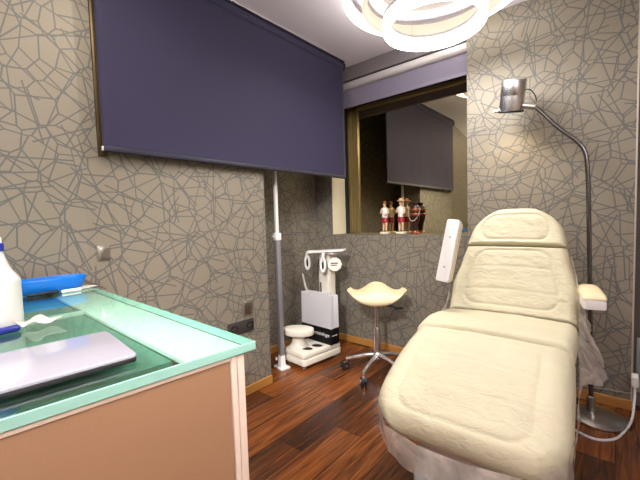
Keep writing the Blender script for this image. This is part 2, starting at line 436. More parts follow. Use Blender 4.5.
# things on the desk -------------------------------------------------
lt = thing('laptop', 'closed white laptop lying on the glass desk top', 'laptop', (-.826, .289, DZ), math.radians(-5))
bm = bmesh.new(); prism(bm, rrect(.225, .33, .012), .002, .010, .002, T(0, -.165, 0)); obj('laptop_base', bm, mat('laptop_dark', (22, 20, 26), .4), lt)
bm = bmesh.new(); prism(bm, rrect(.225, .33, .012), .0105, .0165, .002, T(0, -.165, 0)); obj('laptop_lid', bm, noise_var(mat('laptop_white', (164, 163, 178), .22, coat=.5), 5, .01), lt)
for sx_ in (-.09, .09):
    for sy_ in (-.03, -.3): obj('rubber_foot', lathe(bmesh.new(), [(.006, 0), (.006, .003)], 12, T(sx_, sy_, 0)), rubber, lt)

sb = thing('spray_bottle', 'white plastic spray bottle with blue collar on the desk', 'bottle', (-1.256, .146, DZ), math.radians(20))
body = noise_var(mat('bottle_white', (206, 205, 206), .3, Subsurface_Weight=.1), 4, .02)
bm = lathe(bmesh.new(), [(.045, 0), (.050, .004), (.052, .012), (.052, .126), (.0515, .132), (.049, .138), (.043, .147), (.036, .158), (.030, .172), (.025, .188), (.021, .205), (.0195, .213)], 40); obj('bottle_body', bm, body, sb)
bm = lathe(bmesh.new(), [(.019, .208), (.023, .211), (.023, .229), (.021, .231)], 32); obj('collar', bm, noise_var(mat('collar_blue', (26, 44, 150), .35), 8, .05), sb)
bm = lathe(bmesh.new(), [(.0195, .231), (.019, .243), (.017, .248)], 24)
bx(bm, -.075, .017, -.012, .012, .246, .272, bev=.006, seg=3); bx(bm, -.086, -.07, -.007, .007, .253, .267, bev=.003)
hd = obj('spray_head', bm, white_plastic, sb)
obj('trigger', tube(bmesh.new(), smooth_path([(-.045, 0, .25), (-.05, 0, .23), (-.06, 0, .205), (-.072, 0, .19)]), .005, 10), white_plastic, sb)

gb = thing('soap_bottle', 'small grey green bottle behind the white spray bottle', 'bottle', (-1.765, .207, DZ)); gb.scale = (.75, .75, 1.15)
bm = lathe(bmesh.new(), [(.028, 0), (.034, .004), (.034, .095), (.032, .108), (.022, .125), (.014, .13)], 32); obj('bottle_body', bm, noise_var(mat('bottle_greygreen', (128, 138, 120), .2), 4, .05), gb)
bm = lathe(bmesh.new(), [(.012, .13), (.012, .14), (.015, .142), (.015, .155), (.008, .16)], 24); obj('bottle_cap', bm, noise_var(mat('cap_grey', (130, 128, 118), .4), 4, .05), gb)

# blue tray
tr = bmesh.new(); n = 64
prof = [(.55, .004), (.74, .0), (.82, .003), (.93, .018), (1.02, .046), (1.05, .06), (1.055, .066), (1.03, .068), (1.0, .058), (.95, .02), (.88, .014), (.01, .013)]
def tray_pt(s, a):
    c, s_ = math.cos(a), math.sin(a)
    x = .052*sgnpow(c, .75)*(1-.12*math.sin(a*2)); y = .125*sgnpow(s_, .85)
    return x, y
rings = []
for s, z in prof:
    rings.append([tr.verts.new((tray_pt(1, 2*PI*i/n)[0]*s, tray_pt(1, 2*PI*i/n)[1]*s, z)) for i in range(n)])
for a, b in zip(rings, rings[1:]):
    for i in range(n): tr.faces.new((a[i], a[(i+1) % n], b[(i+1) % n], b[i]))
tr.faces.new(rings[-1]); tr.faces.new(rings[0][::-1])
o = obj('tray', tr, noise_var(mat('tray_blue', (16, 112, 214), .3), 6, .05)); o.location = (-1.80, .372, DZ+.0005); o.rotation_euler = (0, 0, math.radians(-3)); o.scale = (1, 1, .88)
tag(o, 'blue plastic tray on the desk against the wall', 'tray')
o = obj('marker_pen', lathe(bmesh.new(), [(.003, 0), (.0065, .004), (.0065, .06), (.0075, .061), (.0075, .1), (.005, .104)], 16), black_m)
o.location = (-1.728, .285, DZ+.0077); o.rotation_euler = (-PI/2, 0, math.radians(4)); tag(o, 'black marker pen lying in front of the blue tray', 'pen')
o = obj('white_tube', lathe(bmesh.new(), [(.004, 0), (.0065, .003), (.0065, .066), (.0045, .07)], 16, sx=1.0), white_plastic)
o.location = (-1.722, .395, DZ+.0067); o.rotation_euler = (-PI/2, 0, math.radians(2)); tag(o, 'thin white tube lying in front of the blue tray', 'tube')

def crumple(wx, wy, seed, amp, n=14, lift=.004):
    t = bmesh.new(); vs = []
    for j in range(n+1):
        row = []
        for i in range(n+1):
            x = (i/n-.5)*wx; y = (j/n-.5)*wy
            e = noise.noise(Vector((x*22+seed, y*22, seed)))
            fo = abs(noise.noise(Vector((x*9+y*12, seed*3.1, 0))))
            row.append(t.verts.new((x*(1+.12*e), y*(1+.12*noise.noise(Vector((y*15, x*9, seed)))), lift+amp*(.5+.5*e)+amp*1.2*fo)))
        vs.append(row)
    for j in range(n):
        for i in range(n): t.faces.new((vs[j][i], vs[j][i+1], vs[j+1][i+1], vs[j+1][i]))
    bmesh.ops.solidify(t, geom=t.faces[:], thickness=.0008)
    return t
tissue = noise_var(mat('tissue_white', (234, 228, 222), .7), 30, .03)
o = obj('tissue', crumple(.085, .08, 3.3, .03), tissue); o.location = (-1.195, .222, DZ); o.rotation_euler = (0, 0, .5)
tag(o, 'crumpled white tissue beside the spray bottle', 'tissue')
o = obj('paper_sheet', crumple(.075, .07, 8.1, .004), tissue); o.location = (-1.765, .492, DZ); o.rotation_euler = (0, 0, .3)
tag(o, 'small white paper scrap at the right end of the blue tray', 'paper')
o = obj('marker_pen', lathe(bmesh.new(), [(.004, 0), (.0085, .004), (.009, .05), (.0095, .052), (.0095, .13), (.006, .136)], 20), noise_var(mat('marker_blue', (26, 34, 120), .35), 8, .05))
o.location = (-1.165, .045, DZ+.0097); o.rotation_euler = (-PI/2, 0, math.radians(12)); tag(o, 'dark blue marker pen in front of the spray bottle', 'pen')

# ------------------------------------------------------------------ switches and sockets
sw_m = noise_var(mat('switch_grey_metal', (150, 143, 134), .3, .6), 10, .05)
def switch(name, label, y, z, w, h):
    s = thing(name, label, 'switch', (A, y, z))
    obj('switch_plate', B(0, .008, -w/2, w/2, -h/2, h/2, bev=.002), sw_m, s)
    obj('rocker', B(.008, .013, -w*.36, w*.36, -h*.38, h*.38, bev=.002), steel, s)
switch('light_switch', 'grey metal light switch above the double socket', 1.437, .583, .085, .1)
switch('light_switch', 'small grey light switch above the desk near the wall crease', .606, 1.022, .055, .07)
s = thing('wall_socket', 'dark double power socket low on the wall behind the desk corner', 'socket', (A, 1.395, .463))
obj('socket_plate', B(0, .008, -.12, .085, -.042, .042, bev=.002), noise_var(mat('socket_dark', (72, 68, 66), .3, .4), 10, .05), s)
for y in (-.075, -.005, .05):
    if y == -.005: continue
    ins = obj('socket_insert', lathe(bmesh.new(), [(.024, .0), (.024, .006), (.02, .006), (.019, -.004)], 28, T(.007, y, 0, ry=PI/2)), black_m, s)
    bm = bmesh.new()
    for dy in (-.008, .008): lathe(bm, [(.0025, 0), (.0025, .004)], 8, T(.006, y+dy, 0, ry=PI/2))
    obj('contact_hole', bm, steel, ins)
s = thing('wall_socket', 'pale grey socket plate at the far right wall edge', 'socket', (.155, BW+.085, .245))
obj('socket_plate', B(-.07, .07, -.012, 0, -.16, .16, bev=.003), noise_var(mat('plate_grey', (150, 156, 154), .35), 6, .04), s)
obj('socket_insert', lathe(bmesh.new(), [(.024, .0), (.024, .006), (.02, .006), (.019, .002)], 28, T(-.02, -.011, .08, rx=PI/2)), white_plastic, s)

# ------------------------------------------------------------------ figurines on the sill
def figurine(x, hgt, hat, label, ph):
    r = thing('figurine', label, 'figurine', (x, 2.815, sill+.004), 0, None)
    k = hgt/.29
    bm = B(-.036*k, .036*k, -.03*k, .03*k, 0, .018*k, bev=.004); obj('plinth', bm, noise_var(mat('plinth_ivory', (226, 216, 186), .4), 20, .05), r)
    me = bpy.data.meshes.new('body')
    V = [(0, 0, .135), (0, 0, .175), (0, 0, .215), (0, 0, .237), (0, -.003, .262), (0, -.002, .283),
         (.014, 0, .125), (.016, -.006, .075), (.013, 0, .022), (-.014, 0, .125), (-.015, .002, .075), (-.016, 0, .022),
         (.03, 0, .218), (.038, -.008, .18), (.03 if ph else .012, -.03, .165), (-.03, 0, .218), (-.04, -.006, .18), (-.02, -.032, .19)]
    E = [(0, 1), (1, 2), (2, 3), (3, 4), (4, 5), (0, 6), (6, 7), (7, 8), (0, 9), (9, 10), (10, 11), (2, 12), (12, 13), (13, 14), (2, 15), (15, 16), (16, 17)]
    R = [.021, .019, .024, .009, .016, .012, .014, .011, .009, .014, .011, .009, .011, .009, .007, .011, .009, .007]
    me.from_pydata([Vector(v)*k for v in V], E, []); o = bpy.data.objects.new('body', me); COL.objects.link(o); o.parent = r
    o.modifiers.new('Skin', 'SKIN')
    for i, sv in enumerate(me.skin_vertices[0].data): sv.radius = (R[i]*k,)*2; sv.use_root = (i == 0)
    ss = o.modifiers.new('Sub', 'SUBSURF'); ss.levels = 2; ss.render_levels = 2
    me.materials.append(noise_var(mat('figurine_skin', (206, 170, 140), .4), 60, .2))
    o.modifiers['Skin'].use_smooth_shade = True
    bm = lathe(bmesh.new(), [(.026*k, .098*k), (.031*k, .102*k), (.029*k, .135*k), (.026*k, .146*k)], 20, sy=.8); obj('red_shorts', bm, noise_var(mat('figurine_red', (150, 24, 34), .4), 30, .1), r)
    bm = lathe(bmesh.new(), [(.027*k, .145*k), (.027*k, .17*k), (.031*k, .21*k), (.026*k, .224*k), (.012*k, .232*k)], 20, sy=.8); obj('white_shirt', bm, noise_var(mat('figurine_shirt', (222, 220, 216), .35), 40, .08), r)
    if hat:
        bm = lathe(bmesh.new(), [(.034*k, .278*k), (.034*k, .282*k), (.018*k, .286*k), (.016*k, .3*k), (.004*k, .304*k)], 24); obj('hat', bm, noise_var(mat('hat_tan', (206, 160, 120), .5), 20, .08), r)
    else:
        bm = lathe(bmesh.new(), [(.0175*k, .266*k), (.0178*k, .276*k), (.012*k, .288*k), (.003*k, .291*k)], 18); obj('hair', bm, noise_var(mat('hair_brown', (120, 64, 44), .6), 30, .1), r)
figurine(-1.62, .294, False, 'bareheaded figurine with red shorts, leftmost on the window sill', 0)
figurine(-1.459, .298, True, 'hatted figurine with red shorts between the other two sill ornaments', 1)
u = thing('carved_ornament', 'carved copper brown wooden ornament with pale beads on the window sill', 'ornament', (-1.33, 2.815, sill+.004))
cop = noise_var(mat('copper_wood', (132, 68, 34), .3, .25), 30, .25); dkw = noise_var(mat('dark_wood', (44, 22, 14), .35), 30, .2)
obj('plinth', lathe(bmesh.new(), [(.04, 0), (.04, .01), (.034, .016), (.03, .026)], 28), cop, u)
obj('ornament_body', lathe(bmesh.new(), [(.02, .026), (.022, .06), (.028, .09), (.04, .12), (.045, .16), (.042, .19), (.044, .215), (.036, .235), (.024, .245), (.03, .262), (.02, .268)], 32, sy=.8), dkw, u)
bm = bmesh.new()
for zc, rr in ((.205, .047), (.165, .048)):
    lathe(bm, [(rr-.006, zc-.012), (rr, zc-.006), (rr, zc+.006), (rr-.006, zc+.012)], 32, sy=.8, cap=False)
obj('copper_band', bm, cop, u)
bm = bmesh.new(); pts = []
for i in range(25):
    a = -PI*.98+PI*.96*i/24; d = math.sin((i/24)*PI)
    p = (.052*math.cos(a), .046*math.sin(a)-.002, .215-.105*d)
    bmesh.ops.create_icosphere(bm, subdivisions=1, radius=.0038, matrix=Matrix.Translation(p))
obj('bead_string', bm, noise_var(mat('bead_pale', (222, 196, 186), .35), 20, .05), u)

# ------------------------------------------------------------------ height rod
hr = thing('height_rod', 'white and grey height measuring rod standing in the niche', 'stadiometer', (-1.998, 1.84, 0), math.radians(-10))
bm = bmesh.new(); prism(bm, rrect(.12, .088, .012), 0, .014, .003); lathe(bm, [(.038, .014), (.03, .03), (.027, .10), (.024, .105)], 4, T(0, 0, 0, rz=PI/4)); obj('rod_base', bm, white_plastic, hr)
kb = obj('clamp_knob', lathe(bmesh.new(), [(.012, 0), (.014, .004), (.014, .014), (.008, .018)], 20, T(-.03, -.02, .07, rx=PI/2, rz=-.6)), white_plastic, hr)
obj('lower_rod', B(-.021, .021, -.018, .018, .10, 1.03, bev=.004), alu_grey, hr)
obj('rod_groove', B(-.027, -.021, -.012, .012, .11, 1.02), black_m, hr)
obj('upper_rod', B(-.013, .013, -.012, .012, 1.03, 1.9, bev=.003), white_plastic, hr)
bm = B(-.024, .024, -.024, .024, 1.0, 1.055, bev=.004); bx(bm, -.05, -.02, -.012, .012, 1.02, 1.045, bev=.004); sl = obj('slider', bm, white_plastic, hr)
obj('slider_screw', lathe(bmesh.new(), [(.008, 0), (.01, .003), (.01, .012)], 16, T(-.01, -.024, 1.028, rx=PI/2)), cream_plastic, sl)

# ------------------------------------------------------------------ body analyser
an = thing('body_composition_scale', 'white body composition scale with handles in the niche corner', 'medical scale', (-1.912, 2.105, 0), math.radians(-6))
def slab(z0, z1, w, d, r, bev): return prism(bmesh.new(), rrect(w, d, r), z0, z1, bev, seg=3)
pl = obj('platform', slab(.032, .085, .275, .42, .03, .01), cream_plastic, an)
obj('platform_cover', slab(.088, .130, .268, .414, .03, .012), cream_plastic, an)
for sx_, sy_ in ((.09, -.17), (.09, .17), (-.09, .17), (-.09, -.17)):
    obj('foot', lathe(bmesh.new(), [(.016, 0), (.018, .003), (.018, .012), (.009, .014), (.009, .036)], 18, T(sx_, sy_, 0)), chrome, an)
for x, y, rz in ((.05, -.10, .5), (.06, .0, .5)):
    obj('foot_electrode', lathe(bmesh.new(), [(.044, .126), (.046, .130), (.04, .134)], 28, T(x, y, 0, rz=rz) @ Matrix.Diagonal((1, .62, 1, 1))), black_m, an)
# flared pedestal with rounded shelf
bm = lathe(bmesh.new(), [(.088, .128), (.07, .14), (.056, .165), (.048, .20), (.05, .225), (.06, .245)], 36, T(-.048, -.105, 0))
obj('pedestal_stem', bm, cream_plastic, an)
bm = lathe(bmesh.new(), [(.11, .236), (.124, .242), (.128, .25), (.128, .282), (.125, .288), (.115, .291), (.002, .291)], 44, T(-.02, -.125, 0, rz=.5) @ Matrix.Diagonal((1, .66, 1, 1)), cap=True)
obj('pedestal_shelf', bm, cream_plastic, an)
# column
bm = bmesh.new()
t = bmesh.new(); lv = []
for z, wx_, dy in ((.0, .16, .12), (.1, .16, .12), (.3, .14, .10), (.55, .13, .09), (.66, .14, .09), (.72, .13, .085), (.86, .12, .08)):
    lv.append([t.verts.new((x-.068, y+.262, z)) for x, y in rrect(wx_, dy, .02, 4)])
for a, b in zip(lv, lv[1:]):
    for i in range(len(a)): t.faces.new((a[i], a[(i+1) % len(a)], b[(i+1) % len(a)], b[i]))
t.faces.new(lv[0][::-1]); t.faces.new(lv[-1])
cm = obj('column', t, cream_plastic, an)
bm = bmesh.new(); bx(bm, -.10, -.095, .205, .216, .2, .6); bx(bm, -.108, -.083, .213, .221, .705, .715); bx(bm, -.112, -.078, .213, .221, .735, .745)
obj('column_marks', bm, black_m, cm)
bm = bmesh.new(); prism(bm, rrect(.33, .15, .03), .872, .886, .004, T(.02, .235, 0, ry=math.radians(-3), rz=.5)); bx(bm, -.05, .07, .19, .30, .852, .874, bev=.006)
hp = obj('display_panel', bm, white_plastic, an)
def handle(px, py, pz, rz):
    h = obj('hand_grip', tube(bmesh.new(), [Vector((.018*math.sin(a), 0, -.058*math.cos(a))) for a in [2*PI*i/28 for i in range(28)]], (.0115), 10, closed=True, M=T(px, py, pz, rz=rz)), white_plastic, an)
    obj('grip_electrode', B(-.008, .008, -.008, .008, -.03, .025, bev=.002, M=T(px, py, pz, rz=rz)), black_m, h)
    return h
h1 = handle(-.19, .145, .775, .6); h2 = handle(.0, .15, .765, .5)
obj('grip_arm', tube(bmesh.new(), smooth_path([(-.05, .22, .868), (-.13, .18, .868), (-.178, .15, .865), (-.19, .145, .85), (-.19, .145, .825)]), .014, 12), white_plastic, an)
obj('grip_arm', tube(bmesh.new(), smooth_path([(.0, .21, .868), (.0, .17, .868), (.003, .152, .855), (.0, .15, .825)]), .014, 12), white_plastic, an)
bm = lathe(bmesh.new(), [(.052, -.03), (.058, -.026), (.062, -.01), (.062, .022), (.054, .034)], 10, T(.055, .235, .765, rx=PI/2-.1, rz=.75)); dd = obj('side_drum', bm, cream_plastic, an, angle=25)
bm = bmesh.new(); bx(bm, -.03, .03, -.04, -.029, .012, .02); bx(bm, -.03, .02, -.04, -.029, -.006, 0); bmesh.ops.transform(bm, matrix=T(.055, .235, .765, rz=.75), verts=bm.verts); obj('drum_slot', bm, black_m, dd)

# shopping bag resting on the platform
bag = thing('shopping_bag', 'white paper shopping bag with black printed bottom on the scale', 'bag', (-1.925, 2.224, .1312), math.radians(-4))
bagw = noise_var(mat('bag_white', (244, 244, 248), .5), 6, .03, bump=.15, bscale=14, bdist=.004); bagb = noise_var(mat('bag_black', (20, 20, 22), .4), 6, .05)
t = bmesh.new(); hh = .40; wx_, dy = .172, .05
cor = [(-wx_, -dy), (wx_, -dy), (wx_, -.0), (wx_, dy), (-wx_, dy), (-wx_, 0)]
def brow(z, k):
    out = []
    for i, (x, y) in enumerate(cor):
        xx = x*(1+.04*k); yy = y*(1-.25*k)
        if i in (2, 5): xx *= 1-.10*k
        out.append(t.verts.new((xx, yy, z)))
    return out
rows = [brow(0, 0), brow(.13, .3), brow(.135, .31), brow(.28, .7), brow(hh, 1)]
for ri, (a, b) in enumerate(zip(rows, rows[1:])):
    for i in range(6):
        fc = t.faces.new((a[i], a[(i+1) % 6], b[(i+1) % 6], b[i])); fc.material_index = 1 if ri < 1 else 0
fc = t.faces.new(rows[0][::-1]); fc.material_index = 1
bmesh.ops.solidify(t, geom=t.faces[:], thickness=.001)
bb_ = obj('bag_body', t, [bagw, bagb], bag, smooth=False)
cu = bpy.data.curves.new('lettering', 'FONT'); cu.body = 'Simmutologe'; cu.size = .044; cu.extrude = .0004; cu.align_x = 'CENTER'; cu.shear = .25
tx = bpy.data.objects.new('bag_lettering', cu); COL.objects.link(tx)
dg = bpy.context.evaluated_depsgraph_get(); dg.update()
me = bpy.data.meshes.new_from_object(tx.evaluated_get(dg)); bpy.data.objects.remove(tx)
me.materials.clear(); me.materials.append(mat('print_white', (226, 226, 228), .5))
o = bpy.data.objects.new('bag_lettering', me); COL.objects.link(o); o.parent = bb_; o.location = (.035, -dy-.0006, .062); o.rotation_euler = (PI/2-.09, 0, 0)
me2 = me.copy(); o2 = bpy.data.objects.new('bag_side_lettering', me2); COL.objects.link(o2); o2.parent = bb_; o2.scale = (.26, .3, 1); o2.location = (wx_+.003, -.01, .07); o2.rotation_euler = (PI/2, 0, PI/2)
cord = noise_var(mat('cord_white', (206, 200, 192), .6), 30, .05)
obj('bag_handle', tube(bmesh.new(), smooth_path([(-.085, -.038, .375), (-.115, -.05, .45), (-.13, -.06, .545), (-.122, -.06, .55), (-.10, -.05, .45), (-.05, -.038, .375)]), .003, 8), cord, bag)
obj('bag_handle', tube(bmesh.new(), smooth_path([(.06, .038, .375), (.075, .05, .45), (.085, .045, .5), (.1, .045, .45), (.105, .038, .375)]), .003, 8), cord, bag)

# ------------------------------------------------------------------ saddle stool
st = thing('saddle_stool', 'cream saddle stool on chrome castor base', 'stool', (-1.362, 2.225, 0))
VD = math.radians(32)   # viewing direction the saddle turns its side to
t = bmesh.new(); nu, nv = 40, 28; top_, bot_ = [], []
def saddle(u, v):
    # u -1..1 across (seen width), v -1..1 depth
    w = .218*u*(1-.10*v*v); d = .155*v*math.sqrt(max(0, 1-.62*u*u))
    rise = .085*math.exp(-(abs(u)/.5)**2.6)*(.72+.28*v)
    wing = .036*abs(u)**3
    zt = rise+wing+.004
    zb = -.060+.088*abs(u)**2.3
    k = max(0, 1-abs(u)**7)**.5*max(0, 1-abs(v)**8)**.5
    ze = zb+.012+.75*rise
    return w, d, ze+(zt-ze)*k, ze+(zb-ze)*k
for j in range(nv+1):
    rt, rb = [], []
    for i in range(nu+1):
        a = math.sin((i/nu-.5)*PI); b = math.sin((j/nv-.5)*PI)
        x, y, zt, zb = saddle(a, b)
        rt.append(t.verts.new((x, y, zt))); rb.append(t.verts.new((x, y, zb-.0005)))
    top_.append(rt); bot_.append(rb)
for j in range(nv):
    for i in range(nu):
        t.faces.new((top_[j][i], top_[j][i+1], top_[j+1][i+1], top_[j+1][i])); t.faces.new((bot_[j][i], bot_[j+1][i], bot_[j+1][i+1], bot_[j][i+1]))
bmesh.ops.remove_doubles(t, verts=t.verts, dist=.0012)
ed = [e for e in t.edges if len(e.link_faces) == 1]
if ed:
    try: bmesh.ops.holes_fill(t, edges=ed, sides=8)
    except Exception: pass
bmesh.ops.transform(t, matrix=T(0, 0, .578, rz=VD), verts=t.verts)
obj('saddle_seat', t, vinyl, st, angle=75)
obj('seat_plate', B(-.06, .06, -.05, .05, .512, .530, bev=.004, M=T(rz=VD)), black_m, st)
obj('gas_lift', lathe(bmesh.new(), [(.018, .30), (.018, .525)], 20), chrome, st)
obj('lift_sleeve', lathe(bmesh.new(), [(.028, .12), (.028, .31), (.025, .322), (.024, .335), (.019, .336)], 24), chrome, st)
lev = obj('height_lever', tube(bmesh.new(), smooth_path([(.0, 0, .50), (.09, -.01, .498), (.13, -.015, .490)]), .005, 10, M=T(rz=VD+.1)), black_m, st)
obj('lever_paddle', B(.12, .185, -.03, -.004, .474, .490, bev=.004, M=T(rz=VD+.1)), black_m, lev)
obj('hub', lathe(bmesh.new(), [(.02, .10), (.036, .105), (.038, .125), (.034, .145), (.025, .155)], 28), chrome, st)
for k in range(5):
    a = math.radians(204+72*k); R = .24
    lg = obj('leg', tube(bmesh.new(), smooth_path([(.025*math.cos(a), .025*math.sin(a), .13), (.1*math.cos(a), .1*math.sin(a), .118), (.18*math.cos(a), .18*math.sin(a), .096), (R*math.cos(a), R*math.sin(a), .078)]), [.017]*7+[.015]*6+[.013]*6, 12), chrome, st)
    M = T(R*math.cos(a), R*math.sin(a), 0, rz=a+.7)
    bm = bmesh.new()
    for s_ in (-.013, .013): lathe(bm, [(.012, -.008), (.026, -.007), (.028, -.003), (.028, .003), (.026, .007), (.012, .008)], 22, M @ T(.012, s_, .028, rx=PI/2))
    cs = obj('castor', bm, rubber, lg)
    bm = lathe(bmesh.new(), [(.006, .028), (.006, .08)], 12, M); bx(bm, -.008, .026, -.005, .005, .03, .058, bev=.004, M=M)
    lathe(bm, [(.01, -.0225), (.01, .0225)], 16, M @ T(.012, 0, .028, rx=PI/2))
    obj('castor_fork', bm, chrome, cs)

# ------------------------------------------------------------------ arc floor lamp
fl = thing('floor_lamp', 'chrome floor lamp with bent arm and cup spotlight behind the chair', 'floor lamp', (-.073, 2.42, 0))
obj('base', lathe(bmesh.new(), [(.130, 0), (.134, .004), (.134, .010), (.129, .014), (.075, .026), (.03, .032), (.022, .034)], 56), steel, fl)
pb = (-.035, .0)
obj('pole_sleeve', lathe(bmesh.new(), [(.02, .028), (.02, .115), (.014, .12)], 24, T(*pb, 0)), steel, fl)
pts = [(-.035, 0, .11), (-.045, 0, .6), (-.058, 0, 1.2), (-.064, 0, 1.36), (-.074, 0, 1.46), (-.11, 0, 1.53), (-.2, -.0, 1.625), (-.293, -.0, 1.742), (-.318, 0, 1.762), (-.345, 0, 1.77)]
obj('pole', tube(bmesh.new(), smooth_path(pts, 8), .0112, 14), noise_var(mat('pole_steel', (128, 126, 128), .2, 1.), 8, .03), fl)
hx, hz = -.43, 1.855
HM = T(hx, 0, hz, ry=math.radians(9), rx=math.radians(14))
sh = obj('lamp_shade', lathe(bmesh.new(), [(.050, -.083), (.066, -.09), (.068, -.088), (.068, .0), (.0675, .002), (.068, .004), (.068, .084), (.064, .09), (.002, .09)], 44, HM, cap=False), chrome, fl)
obj('shade_rim', lathe(bmesh.new(), [(.069, -.094), (.071, -.092), (.071, -.084), (.069, -.082)], 44, HM, cap=False), black_m, sh)
obj('reflector', lathe(bmesh.new(), [(.062, -.086), (.05, -.05), (.03, -.02), (.002, -.01)], 36, HM, cap=False), emit('lamp_reflector', (255, 226, 160), 3.), sh)
obj('shade_joint', tube(bmesh.new(), [(-.375, 0, 1.785), (-.31, 0, 1.762)], .016, 14), steel, fl)
obj('joint_knob', tube(bmesh.new(), [(hx-.105, -.01, hz-.075), (hx-.05, -.01, hz-.068)], .010, 12), white_plastic, fl)
obj('lamp_cord', tube(bmesh.new(), smooth_path([(hx+.055, 0, hz+.02), (hx+.09, .0, hz+.015), (hx+.115, 0, hz-.02), (hx+.125, 0, hz-.06)]), .003, 8), black_m, fl)

# ------------------------------------------------------------------ treatment chair
ch = thing('treatment_chair', 'cream upholstered treatment chair under a clear plastic cover', 'treatment chair', (-.43, 1.60, .012), math.radians(1.8))
def seat_mat():
    m = mat('ivory_upholstery', (198, 191, 164), .6, spec=.25)
    b = m.node_tree.nodes['Principled BSDF']
    tc = N(m, 'ShaderNodeTexCoord')
    c = lin((198, 191, 164))
    no = N(m, 'ShaderNodeTexNoise'); no.inputs['Scale'].default_value = 9; no.inputs['Detail'].default_value = 5; L(m, tc.outputs['Object'], no.inputs['Vector'])
    mx = N(m, 'ShaderNodeMix', data_type='RGBA'); mx.inputs[6].default_value = (*[v*.92 for v in c], 1); mx.inputs[7].default_value = (*[min(1, v*1.06) for v in c], 1)
    L(m, no.outputs['Fac'], mx.inputs[0]); L(m, mx.outputs[2], b.inputs['Base Color'])
    mp = N(m, 'ShaderNodeMapping'); mp.inputs['Rotation'].default_value = (0, 0, .6); mp.inputs['Scale'].default_value = (1, 2.6, 1.6); L(m, tc.outputs['Object'], mp.inputs[0])
    n2 = N(m, 'ShaderNodeTexNoise'); n2.inputs['Scale'].default_value = 17; n2.inputs['Detail'].default_value = 6; n2.inputs['Distortion'].default_value = 1.4; L(m, mp.outputs[0], n2.inputs['Vector'])
    bp = N(m, 'ShaderNodeBump'); bp.inputs['Strength'].default_value = .42; bp.inputs['Distance'].default_value = .012
    L(m, n2.outputs['Fac'], bp.inputs['Height']); L(m, bp.outputs[0], b.inputs['Normal'])
    return m
uph = seat_mat()
def interp(tab, s):
    for (a, va), (b, vb) in zip(tab, tab[1:]):
        if s <= b:
            k = (s-a)/(b-a) if b > a else 0
            k = k*k*(3-2*k)*.5+k*.5
            return tuple(x+(y-x)*k for x, y in zip(va, vb)) if isinstance(va, tuple) else va+(vb-va)*k
    return tab[-1][1]
def cushion(name, path, width, thick, inset, cross=(), edge=.06, c0=.05, c1=.05, nu=72, nv=72, shear=0., p_end=2.4, jf=(1, 1)):
    """upholstered slab: path = centre line of the TOP face (y,z) from foot to head; width = [(s,halfwidth)]; grooves along an inset rectangle and cross lines"""
    P = [Vector((0, y, z)) for y, z in path]
    P = smooth_path(P, 14)
    Ls = [0]
    for a, b in zip(P, P[1:]): Ls.append(Ls[-1]+(b-a).length)
    tot = Ls[-1]
    def at(d):
        d = max(0, min(tot, d))
        for i in range(len(P)-1):
            if d <= Ls[i+1]:
                k = (d-Ls[i])/(Ls[i+1]-Ls[i]); p = P[i].lerp(P[i+1], k); tg = (P[min(i+2, len(P)-1)]-P[max(i-1, 0)]).normalized(); break
        return p, Vector((0, -tg.z, tg.y))
    t = bmesh.new(); tops, bots = [], []
    for j in range(nv+1):
        d = tot*(.5-.5*math.cos(PI*j/nv))*1.0
        d = .35*d+.65*tot*j/nv
        p, nrm = at(d)
        w0 = interp(width, d/tot)
        # rounded corners
        w = w0
        if d < c0: q_ = 1-d/c0; w = w0-c0*(1-max(0, 1-min(1, q_)**p_end)**(1/p_end))
        if tot-d < c1: q_ = 1-(tot-d)/c1; w = min(w, w0-c1*(1-max(0, 1-min(1, q_)**p_end)**(1/p_end)))
        r1, r2 = [], []
        for i in range(nu+1):
            u = .3*math.sin((i/nu-.5)*PI)+.7*(2*i/nu-1)
            x = u*w
            de = min(w-abs(x), d*jf[0], (tot-d)*jf[1])           # distance to the outline
            k = min(1, max(0, de)/edge); roll = math.sqrt(max(0, 1-(1-k)**2))
            crown = .012*(1-u*u)
            g = 0
            if inset:
                xi, di0, di1 = inset
                dx = abs(abs(x)-(w0-xi)); inl = (d > di0-.004) and (d < tot-di1+.004)
                r_ = .06
                # rounded rectangle distance
                hx_, hy_ = w0-xi, (tot-di1-di0)/2; cx_, cy_ = abs(x), abs(d-(di0+hy_))
                qx, qy = cx_-hx_+r_, cy_-hy_+r_
                sd = math.hypot(max(qx, 0), max(qy, 0))+min(max(qx, qy), 0)-r_
                g += .0048*math.exp(-(sd/.007)**2)
                if sd < -.004:
                    g -= .002*min(1, (-sd)/.03)
                    for cr in cross: g += .0032*math.exp(-((d-cr-.012*math.cos(x*7))/.006)**2)
            wr_ = .0035*noise.noise(Vector((x*9, d*11, len(name))))+.0022*noise.noise(Vector((x*23+d*17, d*25, 3)))
            h = thick*(.5*roll-.5)+crown*roll-g*roll+wr_*roll
            hb_ = -thick*.5-thick*.5*math.sqrt(max(0, 1-(1-min(1, max(0, de)/(edge*.6)))**2))
            r1.append(t.verts.new(p+nrm*h+Vector((x+shear*d, 0, 0)))); r2.append(t.verts.new(p+nrm*(hb_-.0002)+Vector((x+shear*d, 0, 0))))
        tops.append(r1); bots.append(r2)
    for j in range(nv):
        for i in range(nu):
            t.faces.new((tops[j][i], tops[j][i+1], tops[j+1][i+1], tops[j+1][i])); t.faces.new((bots[j][i], bots[j+1][i], bots[j+1][i+1], bots[j][i+1]))
    bmesh.ops.remove_doubles(t, verts=t.verts, dist=.0006)
    return obj(name, t, uph, ch, angle=80)

